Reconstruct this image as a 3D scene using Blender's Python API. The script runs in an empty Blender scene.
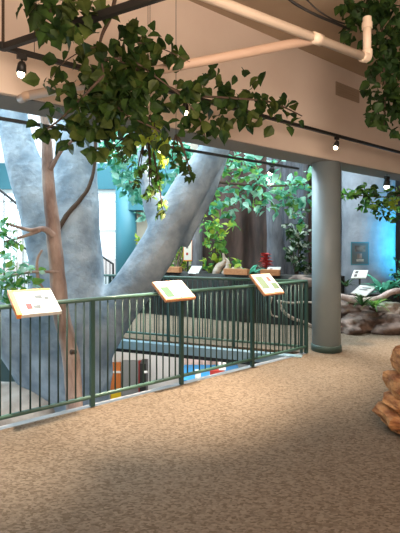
import bpy, bmesh, math, random
from mathutils import Vector, Matrix, noise
random.seed(7)
C = bpy.context.scene.collection
S = bpy.context.scene
PI = math.pi

# ------------------------------------------------------------ camera, world, lights
EYE = 1.62
cd = bpy.data.cameras.new('camera'); cam = bpy.data.objects.new('camera', cd); C.objects.link(cam)
cam.location = (0, 0, EYE); cam.rotation_euler = (PI/2, 0, 0)
cd.sensor_fit = 'VERTICAL'; cd.sensor_height = 24; cd.lens = 420/533*24
cd.shift_y = -22.5/533; cd.clip_start = .05
S.camera = cam
S.view_settings.view_transform = 'Standard'; S.view_settings.look = 'None'
S.view_settings.exposure = 0.0; S.view_settings.gamma = 1; S.view_settings.use_curve_mapping = False
w = bpy.data.worlds.new('world'); S.world = w; w.use_nodes = True
bg = w.node_tree.nodes['Background']; bg.inputs[0].default_value = (.80, .90, 1, 1); bg.inputs[1].default_value = 2.2

def aim(o, target):
    o.rotation_euler = (Vector(target)-o.location).to_track_quat('-Z', 'Y').to_euler()
def area(name, loc, target, sx, sy, power, col):
    l = bpy.data.lights.new(name, 'AREA'); l.shape = 'RECTANGLE'; l.size = sx; l.size_y = sy
    l.energy = power; l.color = col
    o = bpy.data.objects.new(name, l); C.objects.link(o); o.location = loc; aim(o, target); return o
def spot(name, loc, target, power, col, ang, blend=.7, rad=.04):
    l = bpy.data.lights.new(name, 'SPOT'); l.energy = power; l.color = col; l.spot_size = math.radians(ang)
    l.spot_blend = blend; l.shadow_soft_size = rad
    o = bpy.data.objects.new(name, l); C.objects.link(o); o.location = loc; aim(o, target); return o
COOL = (.70, .88, 1); WARM = (1, .74, .50)
area('overhead_fill', (-2.4, 9.6, 7.0), (-2.0, 7.4, 0), 5.5, 5, 1100, COOL)  # added area light below the solid ceiling, standing in for overhead daylight
area('overhead_fill_near', (-2.2, 6.3, 6.6), (-1.8, 6.3, 0), 3.2, 1.6, 300, (.62, .86, 1))  # second unseen area light, added over the tree as overhead daylight
area('window_light', (-8.2, 8.2, 2.6), (0, 6.8, 1.0), 5, 4, 600, (.62, .86, 1))
area('exhibit_fill', (1.2, 9.0, 6.9), (1.3, 8.8, 0), 4.0, 2.2, 600, (.78, .95, 1))  # unseen area light added to brighten the exhibit canopy
spot('shrub_fill_spot', (-.4, 8.9, 3.7), (-.62, 10.6, 1.2), 260, (1, .84, .50), 48, 1)  # added warm spot without a fitting, brightens the yellow shrub
area('lower_level_fill', (-.6, 8.6, -.5), (-.6, 9.4, -3), 3.5, 1.2, 75, (1, .93, .85))  # unseen light added to brighten the lower level
area('tree_fill', (-3.3, 4.9, 4.4), (-.8, 6.2, 1.8), 1.6, 1.0, 75, (.72, .90, 1))  # unseen cool fill added to lighten the limbs of the grey tree
area('room_fill_near', (.8, .4, 4.2), (.6, 2.2, 0), 2.5, 1.5, 12, WARM)  # added warm ambient fill for the near room, no fixture
area('bulkhead_fill', (.9, .2, 2.2), (.6, 4.2, 4.0), 3.2, 1.0, 200, (1, .76, .60))  # added upward fill, brightens bulkhead and ceiling from out of view
area('room_fill_back', (0, -2.5, 3.2), (.5, 5, 3.0), 3, 2, 26, WARM)  # added warm fill behind the camera, aimed at the bulkhead

# ------------------------------------------------------------ geometry of the place
U = Vector((.792, .610, 0)); N = Vector((.610, -.792, 0))       # along the near railing / towards the walkway
def rail_pt(s, off=0, z=0):                                      # s metres along the near railing from the first post
    p = Vector((-1.07, 4.17, 0)) + U*s + N*off; p.z = z; return p
def P(px, py, Y):                                                # a point of the place from its bearing and distance
    return Vector(((px-200)/420*Y, Y, EYE+(244-py)/420*Y))
V2 = Vector((-.938, .346, 0)); CORNER = Vector((1.577, 6.19, 0))
def far_pt(s, off=0, z=0):
    n = Vector((.346, .938, 0)); p = CORNER + V2*s + n*off; p.z = z; return p

# ------------------------------------------------------------ materials
def mat(name, col, rough=.7, metal=0, spec=.5, col2=None, scale=6, detail=4, bump=0, bscale=30, coords='Object', stretch=(1,1,1), emit=None, estr=0, lo=.35, hi=.65):
    m = bpy.data.materials.new(name); m.use_nodes = True; nt = m.node_tree; b = nt.nodes['Principled BSDF']
    b.inputs['Base Color'].default_value = (*col, 1); b.inputs['Roughness'].default_value = rough
    b.inputs['Metallic'].default_value = metal; b.inputs['Specular IOR Level'].default_value = spec
    tc = nt.nodes.new('ShaderNodeTexCoord'); mp = nt.nodes.new('ShaderNodeMapping'); mp.inputs['Scale'].default_value = stretch
    nt.links.new(tc.outputs[coords], mp.inputs['Vector'])
    if col2:
        n = nt.nodes.new('ShaderNodeTexNoise'); n.inputs['Scale'].default_value = scale; n.inputs['Detail'].default_value = detail
        r = nt.nodes.new('ShaderNodeValToRGB'); r.color_ramp.elements[0].position = lo; r.color_ramp.elements[1].position = hi
        r.color_ramp.elements[0].color = (*col, 1); r.color_ramp.elements[1].color = (*col2, 1)
        nt.links.new(mp.outputs[0], n.inputs['Vector']); nt.links.new(n.outputs['Fac'], r.inputs[0]); nt.links.new(r.outputs[0], b.inputs['Base Color'])
    if bump:
        n = nt.nodes.new('ShaderNodeTexNoise'); n.inputs['Scale'].default_value = bscale; n.inputs['Detail'].default_value = 5
        bp = nt.nodes.new('ShaderNodeBump'); bp.inputs['Strength'].default_value = bump; bp.inputs['Distance'].default_value = .03
        nt.links.new(mp.outputs[0], n.inputs['Vector']); nt.links.new(n.outputs['Fac'], bp.inputs['Height']); nt.links.new(bp.outputs[0], b.inputs['Normal'])
    if emit:
        b.inputs['Emission Color'].default_value = (*emit, 1); b.inputs['Emission Strength'].default_value = estr
    return m
def leafmat(name, c1, c2, trans=.35, scale=9):
    m = bpy.data.materials.new(name); m.use_nodes = True; nt = m.node_tree
    b = nt.nodes['Principled BSDF']; b.inputs['Roughness'].default_value = .55; b.inputs['Specular IOR Level'].default_value = .25
    tc = nt.nodes.new('ShaderNodeTexCoord'); n = nt.nodes.new('ShaderNodeTexNoise'); n.inputs['Scale'].default_value = scale; n.inputs['Detail'].default_value = 2
    r = nt.nodes.new('ShaderNodeValToRGB'); r.color_ramp.elements[0].position = .38; r.color_ramp.elements[1].position = .62
    r.color_ramp.elements[0].color = (*c1, 1); r.color_ramp.elements[1].color = (*c2, 1)
    t = nt.nodes.new('ShaderNodeBsdfTranslucent'); mx = nt.nodes.new('ShaderNodeMixShader'); mx.inputs[0].default_value = trans
    nt.links.new(tc.outputs['Object'], n.inputs['Vector']); nt.links.new(n.outputs['Fac'], r.inputs[0])
    nt.links.new(r.outputs[0], b.inputs['Base Color']); nt.links.new(r.outputs[0], t.inputs[0])
    nt.links.new(b.outputs[0], mx.inputs[1]); nt.links.new(t.outputs[0], mx.inputs[2])
    nt.links.new(mx.outputs[0], nt.nodes['Material Output'].inputs['Surface'])
    return m
def carpet():
    m = mat('carpet', (.20, .15, .11), .95, spec=.05); nt = m.node_tree; b = nt.nodes['Principled BSDF']
    tc = nt.nodes.new('ShaderNodeTexCoord')
    mp = nt.nodes.new('ShaderNodeMapping'); mp.inputs['Rotation'].default_value = (0, 0, .25); mp.inputs['Scale'].default_value = (48, 85, 40)
    v = nt.nodes.new('ShaderNodeTexVoronoi'); v.inputs['Scale'].default_value = 1
    n = nt.nodes.new('ShaderNodeTexNoise'); n.inputs['Scale'].default_value = 60; n.inputs['Detail'].default_value = 3
    mx = nt.nodes.new('ShaderNodeMix'); mx.data_type = 'FLOAT'; mx.inputs[0].default_value = .35
    sep = nt.nodes.new('ShaderNodeSeparateColor')
    r = nt.nodes.new('ShaderNodeValToRGB'); r.color_ramp.elements[0].position = .2; r.color_ramp.elements[1].position = .8
    r.color_ramp.elements[0].color = (.125, .092, .062, 1); r.color_ramp.elements[1].color = (.235, .182, .135, 1)
    bp = nt.nodes.new('ShaderNodeBump'); bp.inputs['Strength'].default_value = .5; bp.inputs['Distance'].default_value = .01
    nt.links.new(tc.outputs['Object'], mp.inputs[0]); nt.links.new(mp.outputs[0], v.inputs['Vector']); nt.links.new(tc.outputs['Object'], n.inputs['Vector'])
    nt.links.new(v.outputs['Color'], sep.inputs[0]); nt.links.new(sep.outputs[0], mx.inputs[2]); nt.links.new(n.outputs['Fac'], mx.inputs[3])
    nt.links.new(mx.outputs[0], r.inputs[0]); nt.links.new(r.outputs[0], b.inputs['Base Color'])
    nt.links.new(mx.outputs[0], bp.inputs['Height']); nt.links.new(bp.outputs[0], b.inputs['Normal'])
    return m
M = dict(
 carpet=carpet(),
 farfloor=mat('pale_floor', (.50, .44, .37), .45, col2=(.60, .55, .47), scale=3),
 concrete=mat('concrete', (.24, .24, .245), .8, col2=(.32, .32, .32), scale=5),
 ceiling=mat('ceiling_paint', (.36, .27, .19), .9, col2=(.42, .32, .23), scale=1.2),
 beige=mat('beige_paint', (.74, .62, .53), .8, col2=(.78, .67, .58), scale=1.5),
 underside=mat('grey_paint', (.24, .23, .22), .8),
 wall=mat('warm_wall', (.45, .38, .30), .9),
 bluegrey=mat('blue_grey_paint', (.22,.32,.36), .5),
 greendark=mat('dark_green_enamel', (.022, .060, .050), .45),
 teal=mat('teal_paint', (.07, .25, .30), .6, col2=(.09, .30, .36), scale=1.5),
 tealcol=mat('bright_teal_paint', (.05, .19, .235), .5),
 darkwall=mat('dark_wall', (.030, .032, .038), .9, col2=(.055, .050, .050), scale=1.5),
 white=mat('white_paint', (.72, .72, .70), .6),
 greywall=mat('grey_green_wall', (.10, .15, .15), .8),
 column=mat('column_paint', (.25, .31, .335), .45, col2=(.28, .34, .365), scale=2),
 colbase=mat('rubber_base', (.055, .10, .09), .5),
 green=mat('green_enamel', (.055, .12, .095), .35, col2=(.065, .14, .11), scale=4),
 blackm=mat('black_metal', (.012, .011, .010), .5),
 pvc=mat('cream_pipe', (.70, .58, .46), .5),
 beigepipe=mat('beige_pipe', (.50, .36, .27), .6),
 trunk=mat('grey_trunk', (.17, .235, .30), .85, col2=(.38, .46, .535), scale=3.2, detail=9, bump=.8, bscale=11),
 trunkwide=mat('smooth_grey_trunk', (.19,.20,.23), .85, col2=(.27,.285,.32), scale=3, detail=7, bump=.4, bscale=14),
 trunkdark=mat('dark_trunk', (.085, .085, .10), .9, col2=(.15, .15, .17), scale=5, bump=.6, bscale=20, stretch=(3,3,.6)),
 brown=mat('brown_bark', (.20, .135, .115), .85, col2=(.56, .44, .39), scale=5, detail=7, bump=.5, bscale=30, stretch=(1,1,.4)),
 twig=mat('twig_bark', (.07, .045, .03), .9),
 palewood=mat('pale_driftwood', (.55, .45, .36), .7, col2=(.30, .22, .17), scale=6, stretch=(1,1,4)),
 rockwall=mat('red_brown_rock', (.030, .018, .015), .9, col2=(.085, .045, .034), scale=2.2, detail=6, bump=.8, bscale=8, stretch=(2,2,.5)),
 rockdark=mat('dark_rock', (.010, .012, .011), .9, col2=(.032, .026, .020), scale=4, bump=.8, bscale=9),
 sand=mat('orange_sandstone', (.24, .085, .028), .85, col2=(.62, .31, .12), scale=7, detail=9, bump=1, bscale=16, stretch=(1,1,2.5)),
 boulder=mat('brown_boulder', (.06, .04, .032), .9, col2=(.26, .185, .15), scale=5, detail=7, bump=.8, bscale=14),
 boulderpale=mat('pale_boulder', (.42, .36, .31), .9, col2=(.56, .50, .44), scale=5, bump=.6, bscale=12),
 wood=mat('orange_wood', (.42, .17, .07), .5, col2=(.52, .24, .10), scale=6, stretch=(1,6,6)),
 panel=mat('sign_panel', (.62, .62, .59), .35), yellow=mat('yellow_print', (.85, .52, .06), .4),
 orangep=mat('orange_print', (.80, .25, .03), .4), ink=mat('dark_print', (.10, .09, .09), .5),
 redp=mat('red_print', (.35, .03, .02), .5), greenp=mat('green_print', (.04, .10, .035), .5), greyp=mat('grey_print', (.10, .11, .11), .5),
 red=mat('red_flower', (.55, .05, .04), .6), blue=mat('blue_mat', (.02, .22, .50), .5),
 orange=mat('orange_panel', (.55, .17, .04), .5), yel=mat('yellow_panel', (.80, .55, .02), .5), greydoor=mat('grey_door', (.24, .25, .25), .6),
 bulb=mat('warm_bulb', (1, .85, .6), .3, emit=(1, .80, .55), estr=30),
 bulbcool=mat('white_bulb', (1, .95, .85), .3, emit=(1, .90, .75), estr=18),
 ground=mat('outdoor_ground', (.55, .50, .45), .9),
 leaf=leafmat('leaf_deep', (.012, .034, .008), (.042, .085, .016)),
 leafolive=leafmat('leaf_olive', (.032, .054, .011), (.078, .108, .024)),
 leafyellow=leafmat('leaf_yellow', (.30, .42, .04), (.45, .52, .08), .5),
 leafteal=leafmat('leaf_teal', (.04, .24, .14), (.18, .56, .40), .35, 6),
 leafmint=leafmat('leaf_mint', (.16, .46, .32), (.48, .78, .64), .35, 6),
 leafbright=leafmat('leaf_bright', (.05, .22, .05), (.26, .48, .10), .35, 6),
 leafwhite=leafmat('leaf_variegated', (.03, .09, .05), (.75, .82, .70), .3, 12),
 leafdark=leafmat('leaf_darkgreen', (.015, .045, .012), (.045, .10, .03), .3),
)
def glass():
    m = bpy.data.materials.new('window_glass'); m.use_nodes = True; nt = m.node_tree
    t = nt.nodes.new('ShaderNodeBsdfTransparent'); g = nt.nodes.new('ShaderNodeBsdfGlossy'); g.inputs['Roughness'].default_value = .05
    mx = nt.nodes.new('ShaderNodeMixShader'); mx.inputs[0].default_value = .07
    nt.links.new(t.outputs[0], mx.inputs[1]); nt.links.new(g.outputs[0], mx.inputs[2]); nt.links.new(mx.outputs[0], nt.nodes['Material Output'].inputs['Surface'])
    return m
M['glass'] = glass()

# ------------------------------------------------------------ mesh helpers
def link(name, bm, m, parent=None, smooth=False, recalc=True):
    if recalc: bmesh.ops.recalc_face_normals(bm, faces=bm.faces)
    me = bpy.data.meshes.new(name); bm.to_mesh(me); bm.free()
    for x in (m if isinstance(m, (list, tuple)) else [m]): me.materials.append(M[x])
    if smooth:
        for p in me.polygons: p.use_smooth = True
    o = bpy.data.objects.new(name, me); C.objects.link(o)
    if parent is not None:
        o.parent = parent
        o.matrix_parent_inverse = Matrix.Translation(-parent.location)
    return o
def tag(o, label, cat, group=None, kind=None):
    o['label'] = label; o['category'] = cat
    if group: o['group'] = group
    if kind: o['kind'] = kind
    return o
def thing(name, label, cat, loc=(0,0,0), group=None):
    o = bpy.data.objects.new(name, None); o.empty_display_size = .1; C.objects.link(o); o.location = loc
    return tag(o, label, cat, group)
def struct(name, bm, m, label=None):
    o = link(name, bm, m); o['kind'] = 'structure'
    if label: o['label'] = label; o['category'] = name.split('_')[0]
    return o
def box(bm, o, a, b, c, sx, sy, sz, mi=0):
    """box centred at o with axes a,b,c and full sizes"""
    a = Vector(a)*sx/2; b = Vector(b)*sy/2; c = Vector(c)*sz/2; o = Vector(o)
    v = [bm.verts.new(o+i*a+j*b+k*c) for i in (-1,1) for j in (-1,1) for k in (-1,1)]
    for f in ((0,1,3,2),(4,6,7,5),(0,4,5,1),(2,3,7,6),(0,2,6,4),(1,5,7,3)):
        fc = bm.faces.new([v[i] for i in f]); fc.material_index = mi
X1, Y1, Z1 = Vector((1,0,0)), Vector((0,1,0)), Vector((0,0,1))
def abox(bm, x0,x1,y0,y1,z0,z1, mi=0):
    box(bm, ((x0+x1)/2,(y0+y1)/2,(z0+z1)/2), X1,Y1,Z1, abs(x1-x0),abs(y1-y0),abs(z1-z0), mi)
def beam(bm, p, q, w, h, mi=0):
    p=Vector(p); q=Vector(q); d=(q-p); L=d.length; d.normalize()
    s = d.cross(Z1); s = s.normalized() if s.length>1e-4 else X1
    box(bm, (p+q)/2, d, s, d.cross(s), L, w, h, mi)
def catmull(pts, n=6):
    pts=[tuple(p) for p in pts]; out=[]
    for i in range(len(pts)-1):
        p0=pts[max(i-1,0)]; p1=pts[i]; p2=pts[i+1]; p3=pts[min(i+2,len(pts)-1)]
        for k in range(n):
            t=k/n; out.append(tuple(.5*(2*b+(c-a)*t+(2*a-5*b+4*c-d)*t*t+(3*b-a-3*c+d)*t**3) for a,b,c,d in zip(p0,p1,p2,p3)))
    out.append(pts[-1]); return out
def tube(bm, pts, rads, seg=10, n=6, wob=0, mi=0, rough=1.5):
    """pts vectors, rads scalars -> smooth capped tube"""
    if not hasattr(rads,'__len__'): rads=[rads]*len(pts)
    q = catmull([(*p, r) for p,r in zip(pts,rads)], n) if n>1 else [(*p,r) for p,r in zip(pts,rads)]
    rings=[]; ref=None
    for i,a in enumerate(q):
        p=Vector(a[:3]); r=max(a[3],.001)
        t=(Vector(q[min(i+1,len(q)-1)][:3])-Vector(q[max(i-1,0)][:3])).normalized()
        if ref is None: ref = t.orthogonal().normalized()
        ref=(ref-t*ref.dot(t)).normalized(); s=t.cross(ref)
        ring=[]
        for k in range(seg):
            an=2*PI*k/seg; d=ref*math.cos(an)+s*math.sin(an); v=p+d*r
            if wob: v = v + d*(noise.noise(v*rough)*wob*r + noise.noise(v*rough*4)*wob*.3*r)
            ring.append(bm.verts.new(v))
        rings.append(ring)
    for a,b in zip(rings,rings[1:]):
        for k in range(seg):
            f=bm.faces.new((a[k],a[(k+1)%seg],b[(k+1)%seg],b[k])); f.material_index=mi
    bm.faces.new(rings[0][::-1]).material_index=mi; bm.faces.new(rings[-1]).material_index=mi
def prism(bm, poly, z0, z1, mi=0):
    a=[bm.verts.new((p[0],p[1],z0)) for p in poly]; b=[bm.verts.new((p[0],p[1],z1)) for p in poly]
    bm.faces.new(a[::-1]).material_index=mi; bm.faces.new(b).material_index=mi
    for i in range(len(poly)):
        j=(i+1)%len(poly); bm.faces.new((a[i],a[j],b[j],b[i])).material_index=mi
def lathe(bm, c, prof, seg=32, mi=0):
    rings=[]
    for r,z in prof:
        rings.append([bm.verts.new((c[0]+r*math.cos(2*PI*k/seg), c[1]+r*math.sin(2*PI*k/seg), z)) for k in range(seg)])
    for a,b in zip(rings,rings[1:]):
        for k in range(seg): bm.faces.new((a[k],a[(k+1)%seg],b[(k+1)%seg],b[k])).material_index=mi
    bm.faces.new(rings[0][::-1]); bm.faces.new(rings[-1])
def leaf(bm, p, d, up, L, W, mi=0, lobe=False):
    """one leaf: folded blade with pointed tip"""
    d=d.normalized(); s=d.cross(up); s = s.normalized() if s.length>1e-3 else d.orthogonal().normalized(); n=s.cross(d)
    prof=((0,0),(.22,.75),(.5,1.0),(.78,.55)) if not lobe else ((0,.1),(.15,.95),(.42,.72),(.55,1.0),(.78,.42))
    mids=[p+d*L*t - n*L*.25*t*t for t,_ in prof]; tip=p+d*L-n*L*.27
    mv=[bm.verts.new(v) for v in mids]; tv=bm.verts.new(tip)
    for sg in (1,-1):
        ev=[bm.verts.new(m+s*sg*W*.5*w_+n*W*.18*w_) for m,(t,w_) in zip(mids,prof)]
        for i in range(len(mv)-1):
            vs=[mv[i],mv[i+1],ev[i+1],ev[i]]
            bm.faces.new(vs if sg>0 else vs[::-1]).material_index=mi
        vs=[mv[-1],tv,ev[-1]]; bm.faces.new(vs if sg>0 else vs[::-1]).material_index=mi
def rdir(rz=1.0):
    while True:
        v=Vector((random.uniform(-1,1),random.uniform(-1,1),random.uniform(-1,1)))
        if .1<v.length<1: v.z*=rz; return v.normalized()
def blobs(bm, bl, dens=1.0, size=.10, depth=None, droop=.5, nm=1, lobe=False, wr=.62):
    """bl: (px,py,r_px,Y[,count]) clusters of leaves filling a ball at that bearing and distance"""
    for b in bl:
        px,py,r,Y=b[:4]; c=P(px,py,Y); R=r/420*Y
        n=int(dens*(b[4] if len(b)>4 else (R/size)**2*7))
        for i in range(n):
            v=rdir(); q=c+Vector((v.x*R, v.y*min(R,depth or R), v.z*R))*random.random()**.4
            d=rdir(.6); d.z-=droop*random.random()
            s=size*random.uniform(.65,1.15)
            leaf(bm, q, d, rdir()+Z1*.8, s, s*wr, random.randrange(nm), lobe)
def bush(name, label, cat, bl, mats, size, base=None, stems=None, hang=None, group=None, dens=1., droop=.4, lobe=False, twigmat='twig', wr=.62, kidn='foliage'):
    loc = base if base is not None else P(*bl[0][:2], bl[0][3])
    t=thing(name,label,cat,loc,group)
    bm=bmesh.new(); blobs(bm,bl,dens,size,nm=len(mats),droop=droop,lobe=lobe,wr=wr); link(kidn,bm,mats,t,recalc=False)
    bm=bmesh.new()
    root=Vector(loc)
    if stems:
        for pts,r in stems: tube(bm,pts,[r*(1-.6*i/(len(pts)-1)) for i in range(len(pts))],6,4,.2)
    else:
        for b in bl:
            c=P(b[0],b[1],b[3]); mid=(root+c)/2+Vector((0,0,.05)); tube(bm,[root,mid,c],[.012,.009,.004],5,3)
    link('branch',bm,twigmat,t,smooth=True)
    if hang:
        bm=bmesh.new(); tube(bm,[root-Vector((0,0,.05)),(root.x,root.y,hang)],.0025,6,1); link('hanging_wire',bm,'blackm',t)
    return t
def rock(bm, c, sx, sy, sz, seed, amp=.22, sub=3, flat=1.0, mi=0, rot=0):
    r=bmesh.ops.create_icosphere(bm, subdivisions=sub, radius=1)
    R=Matrix.Rotation(rot,3,'Z')
    for v in r['verts']:
        p=v.co.copy(); k=1+amp*noise.noise(p*1.3+Vector((seed,seed*2,0)))+amp*.45*noise.noise(p*3.7+Vector((seed,0,3)))
        q=Vector([math.copysign(abs(x)**flat,x) for x in p])*k
        v.co=R@Vector((q.x*sx,q.y*sy,q.z*sz))+Vector(c)

# ------------------------------------------------------------ setting
LF=rail_pt(-6.2,.0); CF=rail_pt(3.42,-.02); CF2=far_pt(0,-.12)
FL=far_pt(9.5,-.12)
# walkway: this side of the opening, and the balcony beyond
bm=bmesh.new(); prism(bm,[(LF.x,LF.y),(CF.x,CF.y),(6.5,9.2),(6.5,-3.5),(-6.2,-3.5),(-6.2,LF.y)],-.30,0); struct('floor',bm,'carpet')
bm=bmesh.new(); prism(bm,[(CF.x,CF.y),(FL.x,FL.y),(-7.5,14.5),(7.5,14.5),(7.5,9.9),(6.5,9.2)],-.15,-.002); struct('floor_far',bm,'carpet')
bm=bmesh.new(); abox(bm,-9.5,7.5,.5,14.6,-3.4,-3.3); struct('floor_lower',bm,'greywall')
# concrete kerb below each railing
bm=bmesh.new(); beam(bm,rail_pt(-6,-.041,-.14),rail_pt(3.36,-.041,-.14),.08,.285); struct('trim_1',bm,'concrete')
bm=bmesh.new(); beam(bm,far_pt(.05,-.185,-.055),far_pt(9.3,-.185,-.055),.13,.13); struct('trim_2',bm,'bluegrey')
bm=bmesh.new(); beam(bm,far_pt(.05,-.12,-.165),far_pt(9.3,-.12,-.165),.16,.05); struct('trim_shadow',bm,'blackm')  # black strip standing in for the shadow line under the far edge
bm=bmesh.new(); a=rail_pt(-6.5,.233); b=rail_pt(10,.233); beam(bm,(a.x,a.y,2.895),(b.x,b.y,2.895),.024,.07); struct('trim_4',bm,'beige')
# near room
bm=bmesh.new(); a=rail_pt(-6.5,.22); b=rail_pt(10,.22)
prism(bm,[(a.x,a.y),(b.x,b.y),(8,-3.6),(-6.4,-3.6),(-6.4,a.y)],4.3,4.4); struct('ceiling',bm,'ceiling')
bm=bmesh.new(); prism(bm,[(a.x,a.y),(b.x,b.y),(b+-N*.40).to_tuple()[:2],(a+-N*.40).to_tuple()[:2]],2.86,7.3); struct('wall_bulkhead',bm,['beige'])
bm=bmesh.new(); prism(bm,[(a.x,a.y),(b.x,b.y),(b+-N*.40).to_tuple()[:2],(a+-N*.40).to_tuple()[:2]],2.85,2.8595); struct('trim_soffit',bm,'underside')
bm=bmesh.new(); abox(bm,-6.5,8,-3.6,-3.5,-.3,4.4); struct('wall_back',bm,'wall')
bm=bmesh.new(); abox(bm,-6.5,-6.35,-3.6,.6,-3.4,4.4); struct('wall_left',bm,'wall')
bm=bmesh.new(); abox(bm,7.5,7.6,-3.6,14.6,-3.4,7.3); struct('wall_right',bm,'darkwall')
# atrium shell
bm=bmesh.new(); abox(bm,-2.05,7.6,14.5,14.6,-3.4,7.3); struct('wall_far',bm,'darkwall')
bm=bmesh.new(); abox(bm,-9.6,8,0,14.6,7.3,7.4); struct('ceiling_far',bm,'white')
bm=bmesh.new(); abox(bm,-9.6,-9.5,0,14.6,-3.4,7.3); struct('wall_atrium',bm,'greywall')
bm=bmesh.new(); abox(bm,-9.6,-6.3,.4,.5,-3.4,7.3); struct('wall_side',bm,'greywall')
# glazed wall on the left of the far side: window wall with teal band
bm=bmesh.new(); abox(bm,-9.5,-2.05,13.0,13.3,3.32,4.12); abox(bm,-2.05,-.7,12.1,12.35,2.6,4.12); struct('trim_band',bm,'tealcol')
bm=bmesh.new(); abox(bm,-9.5,-2.0,13.05,13.25,-3.4,.55); struct('wall_sill',bm,'white')
bm=bmesh.new(); abox(bm,-2.1,-2.0,13.0,14.6,-3.4,7.3); struct('wall_return',bm,'greywall')
xs=[-9.4,-8.1,-6.8,-5.5,-4.2,-3.42,-2.1]
n=1
for x0,x1 in zip(xs,xs[1:]):
    for z0,z1 in ((.55,3.32),(4.12,7.2)):
        bm=bmesh.new(); t=.05
        abox(bm,x0,x0+t,13.08,13.2,z0,z1); abox(bm,x1-t,x1,13.08,13.2,z0,z1)
        abox(bm,x0+t,x1-t,13.08,13.2,z0,z0+t); abox(bm,x0+t,x1-t,13.08,13.2,z1-.12,z1)
        if z0<1: abox(bm,x0+t,x1-t,13.1,13.18,1.98,2.06); abox(bm,x0+t,x1-t,13.1,13.18,2.92,2.97)
        wdw=struct('window_%d'%n,bm,'white')
        bm=bmesh.new(); abox(bm,x0+t,x1-t,13.13,13.14,z0+t,z1-.12); link('pane',bm,'glass',wdw); n+=1
bm=bmesh.new(); abox(bm,-14,0,15.0,40,-.5,.2)
o=struct('ground',bm,'ground')
# far side grey wall panel beside the glazing, and dark exhibit backdrop
bm=bmesh.new(); abox(bm,-2.0,.3,12.4,12.6,0,4.6); struct('wall_exhibit',bm,'wall')

# lower level
bm=bmesh.new(); abox(bm,-2.6,3,10.4,10.5,-3.3,-.33); struct('wall_lower',bm,'white')
bm=bmesh.new(); abox(bm,-7.5,-2.75,8.4,8.5,-3.3,-.0); struct('wall_lower_left',bm,'greywall')

bm=bmesh.new(); c=rail_pt(4.05,.225,3.95); box(bm,c,U,Z1,N,.62,.20,.01); 
for k in range(5): box(bm,c+Z1*(-.07+.035*k)+N*.008,U,Z1,N,.56,.012,.006)
tag(link('air_vent',bm,'ceiling'),'beige rectangular vent on the bulkhead above the round column','vent')
# ------------------------------------------------------------ column
def column(x,y,r,h,m,label,name='round_column',basem='colbase'):
    t=thing(name,label,'column',(x,y,0))
    bm=bmesh.new(); lathe(bm,(x,y),[(r,.09),(r,h)],40); link('shaft',bm,m,t,smooth=True)
    bm=bmesh.new(); lathe(bm,(x,y),[(r+.012,0),(r+.012,.085),(r+.002,.1)],40); link('base_trim',bm,basem,t,smooth=True)
    return t
column(1.93,6.42,.213,2.85,'column','grey-green round column with dark rubber base at the end of the railing')
column(-2.18,12.4,.31,3.33,'tealcol','bright teal round column standing beside the far white window')

# ------------------------------------------------------------ railings
def railing(label, ptf, s0, s1, posts, loc, skip=()):
    t=thing('railing',label,'railing',loc)
    bm=bmesh.new(); tube(bm,[ptf(s0,0,1.07),ptf(s1,0,1.07)],.022,10,1); link('top_rail',bm,'green',t,smooth=True)
    bm=bmesh.new(); tube(bm,[ptf(s0,0,.105),ptf(s1,0,.105)],.020,10,1); link('bottom_rail',bm,'green',t,smooth=True)
    pm=None; 
    bm=bmesh.new(); abox(bm,-.021,.021,-.021,.021,.012,1.06)
    pp=link('post',bm,'greendark',t); 
    bm=bmesh.new(); lathe(bm,(0,0),[(.0085,.11),(.0085,1.06)],8); bb=link('baluster',bm,'greendark',t,smooth=True)
    d=(ptf(1)-ptf(0)); ang=math.atan2(d.y,d.x)
    def put(src,s,first):
        o = src if first else src.copy()
        if not first: C.objects.link(o)
        o.parent=t; o.matrix_parent_inverse=Matrix.Identity(4)
        o.location = ptf(s)-t.location; o.rotation_euler=(0,0,ang)
    for i,s in enumerate(posts): put(pp,s,i==0)
    k=0
    for a,b in zip(posts,posts[1:]):
        n=12
        for j in range(1,n+1):
            put(bb,a+(b-a)*j/(n+1),k==0); k+=1
    return t
railing('long dark green metal railing along the carpeted walkway, carrying three reading panels', rail_pt, -2.25,3.34,[-2.2,-1.1,0,1.08,2.22,3.33], rail_pt(0))
railing('dark green metal railing on the far side of the opening, ending at the round column', far_pt, .06,5.6,[.08,1.12,2.24,3.36,4.48,5.58], far_pt(2.24))

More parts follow.
